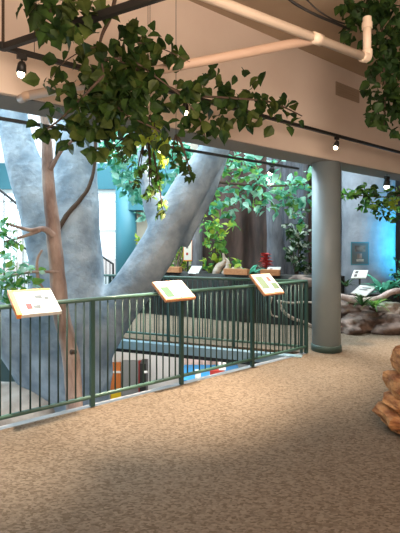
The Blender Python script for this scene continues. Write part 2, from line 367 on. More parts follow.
# ------------------------------------------------------------ reading panels on the railing
def read_panel(s, label, wd, dp, kind, off0=-.01, ztop=1.205, tilt=.50):
    c=rail_pt(s)
    t=thing('reading_panel',label,'sign',(c.x,c.y,1.09),'reading panels fixed on the railing')
    dn=(N*math.cos(tilt)-Z1*math.sin(tilt)); nr=U.cross(dn).normalized()
    if nr.z<0: nr=-nr
    o=rail_pt(s,off0,ztop)+dn*dp/2
    framem = 'wood'
    bm=bmesh.new(); box(bm,o-nr*.016,U,dn,nr,wd,dp,.032); link('backing_board',bm,framem if kind!='y' else 'panel',t)
    if kind=='y':
        bm=bmesh.new(); box(bm,o-nr*.014-U*wd*.485,U,dn,nr,.035,dp+.006,.040); link('orange_edge',bm,'orangep',t)
    bm=bmesh.new(); box(bm,o+nr*.0035,U,dn,nr,wd-.022,dp-.03,.006); face=link('panel_face',bm,'panel',t)
    def pr(nm,m,u,v,su,sv):
        bm=bmesh.new(); box(bm,o+nr*.0075+U*u*wd+dn*v*dp,U,dn,nr,su*wd,sv*dp,.0015); return link(nm,bm,m,face)
    if kind=='y':
        pr('side_stripe','yellow',-.455,0,.07,.96); pr('header_stripe','yellow',0,-.44,.94,.09)
        pr('picture','redp',-.20,.22,.13,.22); pr('picture','greyp',-.03,.27,.16,.13); pr('picture','greyp',.10,-.14,.17,.14); pr('picture','greyp',.28,-.07,.10,.12)
        bm=bmesh.new()
        for k in range(5): box(bm,o+nr*.0075+U*(.17*wd)+dn*(.08+.06*k)*dp,U,dn,nr,.40*wd,.014*dp,.0015)
        link('text_lines',bm,'greyp',face)
    elif kind=='g':
        pr('picture','greenp',-.28,.12,.26,.55); pr('heading','ink',-.25,-.33,.3,.06); pr('picture','greyp',.02,.2,.05,.6)
        bm=bmesh.new()
        for k in range(9): box(bm,o+nr*.0075+U*(.24*wd)+dn*(-.32+.08*k)*dp,U,dn,nr,.32*wd,.018*dp,.0015)
        link('text_lines',bm,'greyp',face)
    else:
        pr('picture','greenp',-.22,-.05,.34,.6); pr('picture','redp',.20,-.20,.16,.22); pr('picture','greenp',.28,.15,.28,.3)
        bm=bmesh.new()
        for k in range(4): box(bm,o+nr*.0075+U*(.20*wd)+dn*(.30+.05*k)*dp,U,dn,nr,.36*wd,.014*dp,.0015)
        link('text_lines',bm,'greyp',face)
    for sg in (-1,1):
        bm=bmesh.new(); tube(bm,[rail_pt(s+sg*.10,.030,1.03),rail_pt(s+sg*.10,.032,1.10),rail_pt(s+sg*.10,.11,1.12)],.008,8,4); link('bracket',bm,'blackm',t)
    return t
read_panel(-.59,'white panel with yellow-orange edge and small red picture, leftmost on near railing',.36,.36,'y')
read_panel(.89,'orange wood framed panel with green picture and text, middle one on near railing',.39,.33,'g',tilt=.54)
read_panel(2.37,'brown framed panel with two green pictures, on the railing nearest the round column',.37,.36,'b',ztop=1.22,tilt=.72)

# ------------------------------------------------------------ big grey tree
def R6(px,Y): return px/420*Y
tt=thing('large_tree','huge smooth grey artificial tree with forked limbs rising through the opening','tree',(-1.95,6.0,-3.3))
bm=bmesh.new()
def limb(pl, seg=20, wob=.14, n=6):
    tube(bm,[P(a,b,Y) for a,b,Y,r in pl],[R6(r,Y) for a,b,Y,r in pl],seg,n,wob)
limb([(76,700,6.0,62),(77,520,6.0,40),(77,430,6.0,32),(72,370,6.0,40),(64,320,6.0,44),(76,260,6.0,27),(75,200,6.05,23),(76,150,6.1,21),(80,90,6.15,20),(84,0,6.2,18)])
limb([(75,390,6.0,26),(62,330,6.0,34),(58,270,5.95,26),(41,205,5.9,22),(20,150,5.9,17),(6,90,5.9,15),(-8,20,6,14)])
limb([(66,410,6.0,28),(36,350,5.95,30),(8,315,5.9,26),(-30,290,5.9,22),(-70,250,6,18)])
limb([(80,420,6.0,26),(87,365,6.0,22),(108,322,6.0,22),(134,285,6.0,20.5),(164,235,6.05,19),(190,190,6.1,17),(214,150,6.15,15),(245,80,6.2,15),(270,0,6.3,12)])
limb([(166,240,6.08,14),(156,215,6.12,11),(150,190,6.2,9),(144,150,6.3,8)])
limb([(178,242,6.2,12),(193,219,6.3,9.5),(204,198,6.4,8.5),(213,180,6.5,7),(222,158,6.6,6),(232,125,6.7,5)])
tr=link('trunk',bm,'trunk',tt,smooth=True)
md=tr.modifiers.new('remesh','REMESH'); md.mode='VOXEL'; md.voxel_size=.045; md.use_smooth_shade=True
sm=tr.modifiers.new('smooth','SMOOTH'); sm.factor=.5; sm.iterations=6
# woody vine on it
bm=bmesh.new(); tube(bm,[P(95,120,5.75),P(95,160,5.76),P(90,184,5.74),P(80,200,5.70),P(66,216,5.66),P(55,235,5.62)],[.022,.022,.028,.03,.033,.03],8,5,.3,rough=8)
tag(link('woody_vine',bm,'twig',smooth=True),'thick dark woody vine slanting across the central limb of grey tree','vine')
# slender brown tree
t=thing('slender_tree','slender pinkish brown tree trunk just behind the railing, left of photo','tree',P(74,700,4.75))
bm=bmesh.new()
def tl(pl,seg=14,wob=.15): tube(bm,[P(a,b,Y) for a,b,Y,r in pl],[R6(r*.78,Y) for a,b,Y,r in pl],seg,6,wob,rough=4)
tl([(76,760,4.75,14),(76,480,4.75,11),(74,400,4.75,10.5),(70,350,4.75,10.5),(61,310,4.75,10),(56,260,4.75,9.5),(52,220,4.75,8.5),(48,180,4.75,7.5),(47,145,4.75,6.5),(43,100,4.75,5),(40,40,4.8,3)])
link('trunk',bm,'brown',t,smooth=True)
bm=bmesh.new(); tl([(54,236,4.7,5),(44,229,4.65,4),(30,230,4.6,2.6),(8,224,4.55,1.6)],8); link('branch',bm,'brown',t,smooth=True)
bm=bmesh.new(); tl([(40,230,4.63,3),(25,236,4.6,2),(4,242,4.55,1.3)],8); link('branch',bm,'brown',t,smooth=True)
bm=bmesh.new(); tl([(54,300,4.7,3),(40,285,4.66,2.5),(37,262,4.66,2),(42,250,4.66,1.6)],8); link('branch',bm,'brown',t,smooth=True)
bm=bmesh.new(); tl([(50,170,4.72,3.5),(62,150,4.7,2.5),(80,135,4.7,2)],8); link('branch',bm,'brown',t,smooth=True)
bm=bmesh.new(); tl([(60,272,4.7,2.5),(34,272,4.6,1.6),(5,276,4.6,1.2)],8); link('branch',bm,'brown',t,smooth=True)
bm=bmesh.new(); blobs(bm,[(10,264,18,4.55),(26,276,14,4.55),(6,290,12,4.5),(4,232,10,4.5),(0,285,14,4.5),(8,222,6,4.5),(34,286,5,4.5),(14,240,9,4.5)],2.0,.11,nm=2); link('foliage',bm,['leafmint','leafbright'],t,recalc=False)
bm=bmesh.new(); tube(bm,[P(71,352,4.62),P(76,352,4.60)],[.028,.022],10,1); link('knot',bm,'twig',t,smooth=True)
# pale root / boulder on the left below the rail
bm=bmesh.new(); rock(bm,(-2.75,5.6,-.62),.95,.5,.36,3,.25); 
tag(link('pale_boulder',bm,'boulderpale',smooth=True),'pale rounded boulder below the railing beside the big grey tree','rock')
bm=bmesh.new(); rock(bm,(-2.75,5.6,-2.2),1.3,.8,1.35,5,.3); 
tag(link('rock_mound',bm,'boulder',smooth=True),'brown rock mound on the lower level, holding up the pale boulder','rock')

# ------------------------------------------------------------ lower level things
def fpanel(name,label,cat,px0,px1,py0,m,Y,z0=-3.3,dd=.06):
    a=P(px0,py0,Y); b=P(px1,py0,Y); bm=bmesh.new(); abox(bm,a.x,b.x,Y-dd,Y,z0,a.z); 
    return bm
Yl=10.3
t=thing('display_board','tall orange board with yellow lower half on the lower level, next to grey door','board',(P(116,360,Yl).x,Yl,-3.3))
bm=fpanel('','','',111,121,362,'orange',Yl); link('panel',bm,'orange',t)
a=P(111,392,Yl-.07); b=P(121,392,Yl-.07); bm=bmesh.new(); abox(bm,a.x,b.x,Yl-.08,Yl-.062,-3.2,a.z); link('lower_panel',bm,'yel',t)
a=P(107,371,Yl-.07); b=P(121,373,Yl-.07); bm=bmesh.new(); abox(bm,a.x,b.x,Yl-.08,Yl-.062,b.z,a.z); link('white_strip',bm,'white',t)
t=thing('lower_door','plain grey door on the lower level seen through the balusters','door',(P(130,360,Yl).x,Yl,-3.3))
bm=fpanel('','','',122,139,360,'greydoor',Yl); link('door_leaf',bm,'greydoor',t)
bm=fpanel('','','',139,142,360,'redp',Yl,dd=.1); link('door_frame',bm,'redp',t)
t=thing('dark_cabinet','narrow black cabinet against the white lower wall','cabinet',(P(145,360,Yl).x,Yl,-3.3))
bm=fpanel('','','',142,148,359,'blackm',Yl,dd=.4); link('body',bm,'blackm',t)
a=P(143,371,Yl-.42); b=P(147.5,373,Yl-.42); bm=bmesh.new(); abox(bm,a.x,b.x,Yl-.43,Yl-.40,b.z,a.z); link('handle',bm,'white',t)
# blue play counter
t=thing('play_counter','bright blue low counter with white and red blocks on lower level','counter',(.0,8.8,-3.3))
a=P(184,366,9.6); b=P(238,366,9.6); bm=bmesh.new(); abox(bm,a.x,b.x,8.6,9.7,-3.3,a.z); link('body',bm,'blue',t)
bm=bmesh.new(); abox(bm,a.x,b.x,9.75,9.95,-3.3,a.z+.32); link('back_panel',bm,'brown',t)
for px,py,m,wd in ((198,374,'white',.12),(217,372,'redp',.3),(222,363,'white',.14)):
    c=P(px,py,8.75); bm=bmesh.new(); abox(bm,c.x-wd/2,c.x+wd/2,8.55,8.75,c.z-.09,c.z+.09); link('block',bm,m,t)

# ------------------------------------------------------------ stair and rail behind the tree
t=thing('stair_railing','thin dark stair handrail in front of the far bright window','railing',P(113,290,9.5))
bm=bmesh.new(); tube(bm,[P(88,247,9.5),P(113,264,9.5),P(113.5,300,9.5)],.025,8,1); link('handrail',bm,'blackm',t)
for i,px in enumerate((98,102,106,110)):
    bm=bmesh.new(); tube(bm,[P(px,254+(px-98)*.68,9.5),P(px,300,9.5)],.010,6,1); link('baluster',bm,'blackm',t)
t=thing('stair_railing','thin dark stair handrail sloping down at the left edge behind the leaning limb','railing',P(0,300,8.5))
bm=bmesh.new(); tube(bm,[P(-30,168,8.5),P(0,190,8.5),P(16,203,8.5),P(40,222,8.5)],.028,8,1); link('handrail',bm,'blackm',t)
bm=bmesh.new(); tube(bm,[P(-30,213,8.5),P(40,258,8.5)],.022,8,1); link('lower_handrail',bm,'blackm',t)
for px in (-14,-4,4,11,17,23,29,36):
    bm=bmesh.new(); tube(bm,[P(px,191+px*.75,8.5),P(px,300,8.5)],.012,6,1); link('baluster',bm,'palewood' if px%2 else 'blackm',t)
bm=bmesh.new(); abox(bm,-7.4,-1.95,8.7,9.9,-.3,.38); tag(link('stair_landing',bm,'boulder'),'stair landing slab behind the big grey tree','landing')

# ------------------------------------------------------------ exhibit beyond the far walkway
def lowwall():
    t=thing('rock_planter','low dark rock planter with orange wooden ledge behind the far railing','planter',(0.4,9.3,0))
    pts=[(-1.5,9.9),(-.75,9.55),(0,9.2),(.8,8.75),(1.5,8.5),(2.35,8.3)]
    q=catmull([(x,y,0) for x,y in pts],8)
    bm=bmesh.new(); rows=[]
    prof=[(0,0),(.02,.25),(-.03,.5),(.03,.8),(.1,.97),(.6,.97),(.62,0)]
    for i,(x,y,_) in enumerate(q):
        row=[]
        for d,z in prof:
            p=Vector((x+d*.35,y+d*.93,z)); k=noise.noise(p*2.4)*.10+noise.noise(p*7)*.04
            row.append(bm.verts.new(p+Vector((k*.3,k,k*.2 if 0<z<.9 else 0))))
        rows.append(row)
    for a,b in zip(rows,rows[1:]):
        for k in range(len(prof)-1): bm.faces.new((a[k],b[k],b[k+1],a[k+1]))
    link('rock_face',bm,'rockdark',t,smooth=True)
    return t,q
ew,curve=lowwall()
for (x0,x1) in ((-1.25,-.42),(.42,1.05),(1.15,1.72)):
    sel=[c for c in curve if x0<=c[0]<=x1]; bm=bmesh.new()
    a=Vector(sel[0]);b=Vector(sel[-1]); a.z=b.z=1.035; d=Vector((.03,.1,0))
    beam(bm,a+d,b+d,.16,.12); link('wooden_ledge',bm,'wood',ew)
# soil bed behind
bm=bmesh.new(); prism(bm,[(-1.3,10.3),(2.6,8.9),(3.4,9.6),(3.4,12.3),(-1.9,12.3)],0,.9); tag(link('planting_bed',bm,'rockdark'),'dark raised planting bed behind the low rock wall','planter')
# backdrop rock
bm=bmesh.new()
nx,nz=60,30; g=[]
for i in range(nx+1):
    row=[]
    for k in range(nz+1):
        x=-.05+3.0*i/nx; z=.8+4.4*k/nz; y=11.3-.3*x+.35*noise.noise(Vector((x*1.6,0,z*.35)))+.15*noise.noise(Vector((x*5,1,z*1.0)))
        row.append(bm.verts.new((x,y,z)))
    g.append(row)
for i in range(nx):
    for k in range(nz): bm.faces.new((g[i][k],g[i+1][k],g[i+1][k+1],g[i][k+1]))
r=bmesh.ops.extrude_face_region(bm,geom=bm.faces[:]); bmesh.ops.translate(bm,verts=[v for v in r['geom'] if isinstance(v,bmesh.types.BMVert)],vec=(0,.5,0))
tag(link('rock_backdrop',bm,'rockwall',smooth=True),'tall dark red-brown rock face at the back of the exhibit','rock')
# grey trunks
def trunk(name,label,pl,m,base=None,flare=True,wob=.1):
    bm=bmesh.new(); tube(bm,[P(a,b,Y) for a,b,Y,r in pl],[R6(r,Y) for a,b,Y,r in pl],20,6,wob,rough=2.5)
    return tag(link(name,bm,m,smooth=True),label,'tree')
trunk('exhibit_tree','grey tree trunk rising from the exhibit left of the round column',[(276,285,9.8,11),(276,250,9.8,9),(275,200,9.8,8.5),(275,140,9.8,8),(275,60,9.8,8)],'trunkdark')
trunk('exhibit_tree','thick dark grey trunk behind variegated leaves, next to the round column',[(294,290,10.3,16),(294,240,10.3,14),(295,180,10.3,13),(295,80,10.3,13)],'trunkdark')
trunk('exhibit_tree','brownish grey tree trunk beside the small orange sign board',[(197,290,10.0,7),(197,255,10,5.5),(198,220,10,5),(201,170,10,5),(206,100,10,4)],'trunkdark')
wt=thing('wide_trunk','very wide smooth grey-blue trunk right of the column, bathed in blue light','tree',(P(369,300,9.6).x,9.6,0))
bm=bmesh.new(); pl=[(368,330,9.6,29),(368,290,9.6,26),(368,240,9.6,25),(368,180,9.6,25),(368,60,9.6,25)]
tube(bm,[P(a,b,Y) for a,b,Y,r in pl],[R6(r,Y) for a,b,Y,r in pl],36,6,.03); link('trunk',bm,'trunkwide',wt,smooth=True)
spot('blue_spot',(5.0,7.9,1.3),(4.35,9.4,1.8),620,(.05,.58,1),85,1)
spot('blue_spot_top',(3.6,7.6,4.6),(3.7,9.4,2.6),70,(.45,.65,1),60,.9)
# framed picture and small panels on the right
def leansign(name,label,q,Y,m='panel',post=True,frame=None,floor=0,th=.02,pic=None,lean=.12):
    """q: four bearings tl,tr,br,bl"""
    t=thing(name,label,'sign',(P(sum(a for a,b in q)/4,300,Y).x,Y,floor))
    ys=[Y+lean,Y+lean,Y-lean,Y-lean]
    vs=[P(a,b,y) for (a,b),y in zip(q,ys)]
    n=(vs[1]-vs[0]).cross(vs[3]-vs[0]).normalized()
    if n.y>0: n=-n
    def quad(f,mm,nm,off,t0):
        c=sum(vs,Vector())/4
        A=[c+(v-c)*f+n*off for v in vs]; bm=bmesh.new()
        a=[bm.verts.new(v) for v in A]; b=[bm.verts.new(v-n*t0) for v in A]
        bm.faces.new(a); bm.faces.new(b[::-1])
        for i in range(4): bm.faces.new((a[i],a[(i+1)%4],b[(i+1)%4],b[i]))
        link(nm,bm,mm,t)
    quad(1.0,frame or m,'backing_board',0,th); quad(.90,m,'panel_face',.004,.003)
    if pic:
        e1=vs[1]-vs[0]; e2=vs[3]-vs[0]
        for u0,v0,u1,v1,pm in pic:
            A=[vs[0]+e1*u+e2*v+n*.007 for u,v in ((u0,v0),(u1,v0),(u1,v1),(u0,v1))]; bm=bmesh.new()
            a=[bm.verts.new(v) for v in A]; b=[bm.verts.new(v-n*.002) for v in A]
            bm.faces.new(a); bm.faces.new(b[::-1])
            for i in range(4): bm.faces.new((a[i],a[(i+1)%4],b[(i+1)%4],b[i]))
            link('picture',bm,pm,t)
    if post:
        c=sum(vs,Vector())/4-n*.02; bm=bmesh.new(); tube(bm,[(c.x,c.y,floor),(c.x,c.y,c.z)],.02,8,1); link('post',bm,'blackm',t)
    return t
leansign('reading_panel','large white reading panel on a post among the rocks right of column',[(360,285),(377,286),(366,296),(351,293)],8.2,pic=[(.3,.3,.8,.38,'greyp'),(.25,.5,.7,.58,'greyp')],lean=.16)
leansign('reading_panel','small white panel with dark pictures in front of the blue-lit trunk',[(354,270),(368.5,270),(366,278),(351,278)],8.5,pic=[(.15,.15,.35,.45,'ink'),(.15,.55,.35,.85,'ink')],lean=.08)
leansign('framed_picture','blurry glazed picture mounted on the blue-lit wide trunk',[(351,242),(369,242),(369,265),(351,265)],8.95,m='greyp',frame='tealcol',post=False,pic=[(.35,.5,.6,.72,'brown'),(.2,.15,.8,.42,'boulder'),(.3,.75,.7,.85,'palewood')],lean=0)
leansign('sign_board','orange sign board with white centre beside the brownish trunk',[(183.5,240),(192,240),(192,261),(183.5,261)],9.9,m='panel',frame='orangep',floor=.9,pic=[(.3,.3,.55,.4,'ink'),(.3,.6,.55,.72,'redp')],lean=0)
leansign('reading_panel','cream reading panel under the orange sign board, behind far railing',[(192,266),(202,266),(198,274),(188,273)],9.45,m='panel',floor=.9,lean=.1)
leansign('reading_panel','small white panel with grey pictures behind the brown framed panel near column',[(268,267),(281,267),(279,275),(265,275)],8.7,floor=.9,pic=[(.2,.2,.4,.5,'ink'),(.2,.6,.4,.85,'greyp')],lean=.05)

# planter of exhibit: driftwood, flower, ferns
t=thing('driftwood','curved pale driftwood stump upright on the far wooden ledge','driftwood',P(221,275,9.3))
bm=bmesh.new()
for pl in ([(215,278,9.3,4),(218,268,9.3,3.6),(224,262,9.3,2.4),(223,253,9.3,.8)],[(222,278,9.25,4),(227,270,9.25,3),(228,262,9.25,1.8),(225,258,9.25,.6)],[(227,276,9.3,3.5),(234,270,9.3,3),(242,268,9.3,1.5)]):
    tube(bm,[P(a,b,Y) for a,b,Y,r in pl],[R6(r,Y) for a,b,Y,r in pl],8,5,.3,rough=8)
link('wood',bm,'palewood',t,smooth=True)
def fern(name,label,c,n,L,m,up=.9,w_=.10,group=None,fl=0):
    t=thing(name,label,'fern' if 'fern' in name else 'plant',c,group); bm=bmesh.new()
    for i in range(n):
        a=2*PI*i/n+random.random()*.5; l=L*random.uniform(.7,1.1); pr=None; e=up*random.uniform(.6,1.2)
        side=Vector((-math.sin(a),math.cos(a),0))
        for k in range(9):
            s=k/8; p=Vector(c)+Vector((math.cos(a)*l*s*.8,math.sin(a)*l*s*.8,l*(e*s-.75*s*s)))
            wv=l*w_*(1-s)*(.5+2.5*s*(1-s)*2)*(1 if k%2 else .75)+.002
            cur=(bm.verts.new(p-side*wv),bm.verts.new(p+Vector((0,0,-.2*wv))),bm.verts.new(p+side*wv))
            if pr: bm.faces.new((pr[0],pr[1],cur[1],cur[0])); bm.faces.new((pr[1],pr[2],cur[2],cur[1]))
            pr=cur
    link('fronds',bm,m,t,recalc=False)
    if fl:
        bm=bmesh.new(); tube(bm,[c,Vector(c)+Vector((0,0,.1))],.02,6,1); link('crown',bm,'twig',t)
    return t
fern('green_fern','bright green fern behind the far ledge, left of red flower',P(249,279,9.2),26,.55,'leafteal',1.2,fl=1)
fern('green_fern','bright teal fern between the white reading panels and the right edge',P(385,296,8.35),26,.7,'leafteal',1.2,fl=1)
fern('spiky_plant','dark spiky plant in front of the rocks under the large white panel',P(374,308,7.75),30,.42,'leafbright',1.1,.06,fl=1)
fern('spiky_plant','small spiky plant close to the right side of the column base rocks',P(346,287,8.3),16,.35,'leafdark',1.2,.06,fl=1)
fern('spiky_plant','low dark spiky plant leaning left over the boulders under the panel',P(362,306,7.7),20,.46,'leafdark',1.0,.05,fl=1)
t=thing('red_flower','red rounded bromeliad flower on a stalk beside the grey trunk','flower',P(266,275,9.0))
bm=bmesh.new()
for i in range(70):
    a=random.random()*2*PI; z=random.random(); d=Vector((math.cos(a),math.sin(a),.5)); leaf(bm,P(266,266,9.0)+Vector((0,0,z*.30-.05)),d,Z1,.17*(1.1-z*.4),.09)
link('petals',bm,'red',t,recalc=False)
bm=bmesh.new(); tube(bm,[P(266,290,9.0),P(266,262,9.0),P(264,250,9.0),P(264,240,9.0)],[.015,.015,.008,.006],6,3); link('stalk',bm,'twig',t)
# creeping roots seen through the rails
t=thing('hanging_vine','pale curling vine hanging in front of the dark exhibit wall','vine',P(285,310,8.3))
bm=bmesh.new()
pts=[(272,297),(270,306),(272,315),(280,317)]; tube(bm,[P(a,b,8.3) for a,b in pts],.02,8,6,.3)
link('vine_loop',bm,'palewood',t,smooth=True)
bm=bmesh.new(); pts=[(278,300),(284,312),(294,319),(304,322),(314,327)]; tube(bm,[P(a,b,8.15) for a,b in pts],[.03,.035,.04,.03,.03],8,6,.3)
link('vine_stem',bm,'palewood',t,smooth=True)
bm=bmesh.new(); pts=[(279,301),(292,303),(305,302),(315,303)]; tube(bm,[P(a,b,8.2) for a,b in pts],.022,8,6,.3)
link('vine_tendril',bm,'palewood',t,smooth=True)
bm=bmesh.new(); rock(bm,P(304,282,8.6),.42,.3,.15,9,.3); tag(link('boulder',bm,'boulder',smooth=True),'brown rounded boulder left of the column on the exhibit wall','rock')

# boulders and logs at the foot of the wide trunk
def stone(label,px,py,Y,w_,h,seed,m='boulder',dep=.4,rot=0,amp=.3,name='boulder'):
    bm=bmesh.new(); c=P(px,py,Y); rock(bm,(c.x,c.y,c.z),R6(w_,Y),dep,R6(h,Y),seed,amp*1.5,4,.9,rot=rot)
    return tag(link(name,bm,m,smooth=True),label,'rock')
stone('long dark brown boulder on the floor at the right edge beyond column',390,325,7.9,30,10,11,dep=.4)
stone('low dark boulder on floor just right of the round column',350,326,7.9,17,8.5,12,dep=.4)
stone('reddish brown boulder bridging the gap between the two front boulders',368,318,8.05,20,7,17,dep=.3)
stone('pinkish brown boulder lying on top of the long dark one',389,309,8.15,16,7,13,'boulderpale',.3)
stone('rounded boulder behind the spiky plant under large white panel',350,305,8.35,13,9,14,dep=.35)
stone('low boulder filling the back of the rock pile',374,312,8.55,28,10,15,dep=.35)
bm=bmesh.new(); tube(bm,[P(340,296,8),P(352,299,8),P(366,301,7.9),(P(380,298,7.9)),P(392,292,7.9),P(410,290,7.9)],[.05,.07,.06,.06,.06,.05],10,5,.3,rough=5)
tag(link('fallen_branch',bm,'brown',smooth=True),'brown fallen branch lying across the rock pile','branch')
# background dark plinth behind those rocks
bm=bmesh.new(); abox(bm,2.6,7.4,8.9,9.05,0,.55); tag(link('rock_ledge',bm,'rockdark'),'dark rock ledge behind the boulder pile','ledge')

# ------------------------------------------------------------ sandstone stack, right foreground
def slab(label,x0,x1,y,z0,h,dep,seed,rot=0,tilt=0):
    rg=random.Random(seed); n=18; rings=[]; bm=bmesh.new(); cx=(x0+x1)/2; rx=(x1-x0)/2
    rad=[1+rg.uniform(-.07,.05) for _ in range(n)]
    for k,(f,z) in enumerate(((.82,0),(.97,.15),(1.02,.5),(1.0,.85),(.92,1.0),(.5,1.0))):
        ring=[]
        for i in range(n):
            a=2*PI*i/n+rot; c,s_=math.cos(a),math.sin(a)
            c=math.copysign(abs(c)**.6,c); s_=math.copysign(abs(s_)**.6,s_)
            q=rad[i]*f*(1+rg.uniform(-.022,.022)); x=cx+c*rx*q; yy=y+s_*dep*q
            ring.append(bm.verts.new((x,yy,z0+h*z+(x-x0)*tilt+rg.uniform(-.008,.008)*(0 if k in(0,) else 1))))
        rings.append(ring)
    for a,b in zip(rings,rings[1:]):
        for i in range(n): bm.faces.new((a[i],a[(i+1)%n],b[(i+1)%n],b[i]))
    bm.faces.new(rings[0][::-1]); bm.faces.new(rings[-1])
    bmesh.ops.triangulate(bm,faces=[f for f in bm.faces if len(f.verts)>4])
    bmesh.ops.triangulate(bm,faces=bm.faces[:])
    for v in bm.verts: v.co+=Vector((noise.noise(v.co*14),noise.noise(v.co*14+Vector((5,0,0))),noise.noise(v.co*14+Vector((0,7,0)))))*.016
    return tag(link('sandstone_slab',bm,'sand'),label,'rock','orange sandstone slabs in the stack')
slab('lowest orange sandstone slab lying on the carpet',1.60,2.7,3.62,.015,.075,.27,21)
slab('wide pale orange slab second from the bottom of sandstone stack',1.555,2.6,3.62,.085,.105,.29,22,.05)
slab('tilted slab in the middle of the sandstone stack',1.60,2.6,3.62,.185,.12,.27,23,-.04,.02)
slab('thick orange slab just below the top of sandstone stack',1.64,2.5,3.62,.305,.17,.27,24,.06)
slab('upright topmost orange block of the sandstone stack',1.70,2.4,3.62,.47,.23,.24,25,.03,.03)

# ------------------------------------------------------------ pipes, tracks, lamps
bm=bmesh.new()
zp=3.2
e=Vector((1.42,3.57,zp)); s0=Vector((-.30,1.6,zp)); d=(e-Vector((.097,2.72,zp))).normalized(); s0=e-d*4.2
t=thing('white_pipe','cream plastic pipe under the ceiling turning up at an elbow by hanging leaves','pipe',(e.x,e.y,zp))
bm=bmesh.new(); tube(bm,[s0,e-d*.04],.034,14,1); link('long_pipe',bm,'pvc',t,smooth=True)
bm=bmesh.new(); tube(bm,[e-d*.07,e-d*.02,e+Vector((0,0,.02)),e+Vector((0,0,.07))],.043,14,5); link('elbow',bm,'pvc',t,smooth=True)
bm=bmesh.new(); tube(bm,[e+Z1*.05,e+Z1*.32],.034,14,1); link('riser_pipe',bm,'pvc',t,smooth=True)
bm=bmesh.new(); lathe(bm,(e.x,e.y),[(.043,zp+.25),(.043,zp+.30)],16); lathe(bm,(e.x,e.y),[(.036,zp+.30),(.036,zp+.345)],16); link('coupling',bm,'pvc',t)
q=e-d*.62
bm=bmesh.new(); tube(bm,[q-d*.05,q+d*.05],.043,14,1); link('coupling',bm,'pvc',t,smooth=True)
for k,dd in enumerate((2.2,)):
    bm=bmesh.new(); h=e-d*dd; tube(bm,[h+Z1*.03,(h.x,h.y,4.3)],.004,6,1); link('hanger_rod',bm,'pvc',t)
t=thing('beige_pipe','long beige pipe sloping up to the cream pipe, ending at the bulkhead','pipe',(-.3,3.4,3.0))
A=P(26,96,3.42); B=q
bm=bmesh.new(); tube(bm,[A,B],.037,14,1); link('long_pipe',bm,'beigepipe',t,smooth=True)
bm=bmesh.new(); w2=-N; tube(bm,[A+(B-A).normalized()*.05,A,A+w2*.05+Z1*.0,A+w2*.16+Z1*.02],.036,14,5); link('elbow',bm,'beigepipe',t,smooth=True)

zt=3.05; T=lambda s,z=zt: rail_pt(s,.665,z)
t=thing('light_track','long black lighting track hung parallel to the railing','track light',(0,4,zt))
k0=T(-.0); 
s_corner=(Vector((-1.43,3.05,0))-rail_pt(0,.665)).dot(U)
bm=bmesh.new(); beam(bm,T(s_corner-.03),T(7.0),.035,.035); link('track_bar',bm,'blackm',t)
c0=T(s_corner)
bm=bmesh.new(); beam(bm,c0,c0+Vector((.885,-.465,0))*3.2,.035,.045); link('cross_bar',bm,'blackm',t)
bm=bmesh.new(); tube(bm,[c0,(c0.x,c0.y,4.3)],.011,8,1); link('hanger_rod',bm,'twig',t)
bm=bmesh.new(); lathe(bm,(c0.x,c0.y),[(.03,zt-.02),(.03,zt+.03)],12); link('junction_box',bm,'blackm',t)
for s in (s_corner+.22,):
    h=T(s); bm=bmesh.new(); tube(bm,[h,(h.x,h.y,4.3)],.003,6,1); link('hanger_wire',bm,'blackm',t)
t=thing('light_track','thin black lighting track just behind the bulkhead edge','track light',(0,5.8,2.85))
bm=bmesh.new(); beam(bm,rail_pt(-6,-.28,2.79),rail_pt(3.5,-.28,2.79),.03,.03); link('track_bar',bm,'blackm',t)
for s in (-2,.3,2.6):
    bm=bmesh.new(); tube(bm,[rail_pt(s,-.28,2.79),rail_pt(s,-.20,2.80),rail_pt(s,-.15,2.85)],.008,6,1); link('hanger_rod',bm,'blackm',t)
def head(label,p,tgt,bulbm='bulb',power=0,col=(1,.80,.60),ang=70,sz=1.0,drop=.10,blend=.8):
    t=thing('track_spotlight',label,'spotlight',p,'small spotlights on the black tracks')
    p=Vector(p); c=p+Vector((0,0,-drop)); d=(Vector(tgt)-c).normalized()
    bm=bmesh.new(); tube(bm,[p+Vector((0,0,-.015)),c],.008*sz,8,1); box(bm,p+Vector((0,0,-.035)),U,N,Z1,.07*sz,.03*sz,.035*sz); link('mount',bm,'blackm',t)
    bm=bmesh.new(); tube(bm,[c-d*.03,c-d*.01,c+d*.05*sz],[.018*sz,.030*sz,.036*sz],14,1); hs=link('lamp_housing',bm,'blackm',t,smooth=True)
    bm=bmesh.new(); bmesh.ops.create_uvsphere(bm,u_segments=14,v_segments=10,radius=.026*sz,matrix=Matrix.Translation(c+d*.062*sz)); link('bulb',bm,bulbm,hs,smooth=True)
    if power: spot('spot_beam',c+d*(.062*sz+.035),tgt,power,col,ang,blend)
    return t
s1=s_corner+.13
head('glowing track spotlight at the far left under the black track',T(s1),rail_pt(-1.0,.12,0),power=560,ang=60,blend=1)
head('spotlight half hidden among the leaves in the middle of the track',T(.66),rail_pt(.85,.25,0),power=1050,ang=60,blend=1)
head('small white-tipped spotlight on the track above the round column',T(3.12),rail_pt(2.3,.30,0),power=800,ang=62,blend=1)
head('spotlight at the far right end of the track behind the hanging ivy',T(5.4),(3.3,5.9,0),power=800,ang=62,blend=1)
head('spotlight glowing white through teal leaves left of the column',(.172*8,8.0,EYE+.18*8+.1),(.6,9.5,1.0),'bulbcool',power=60,col=(1,.95,.85),ang=110,sz=1.6,drop=.1)
head('bright white spotlight hanging in front of the blue-lit trunk',P(387,176,7.4),(3.2,7.6,0),'bulbcool',power=140,col=(.95,.95,1),ang=100,sz=1.6,drop=.09)
head('small spotlight behind the yellow leaves, beside leaning limb',P(161,140,5.9),(-1,8.0,.5),'bulb',power=25,ang=110,sz=1.2,drop=.09)
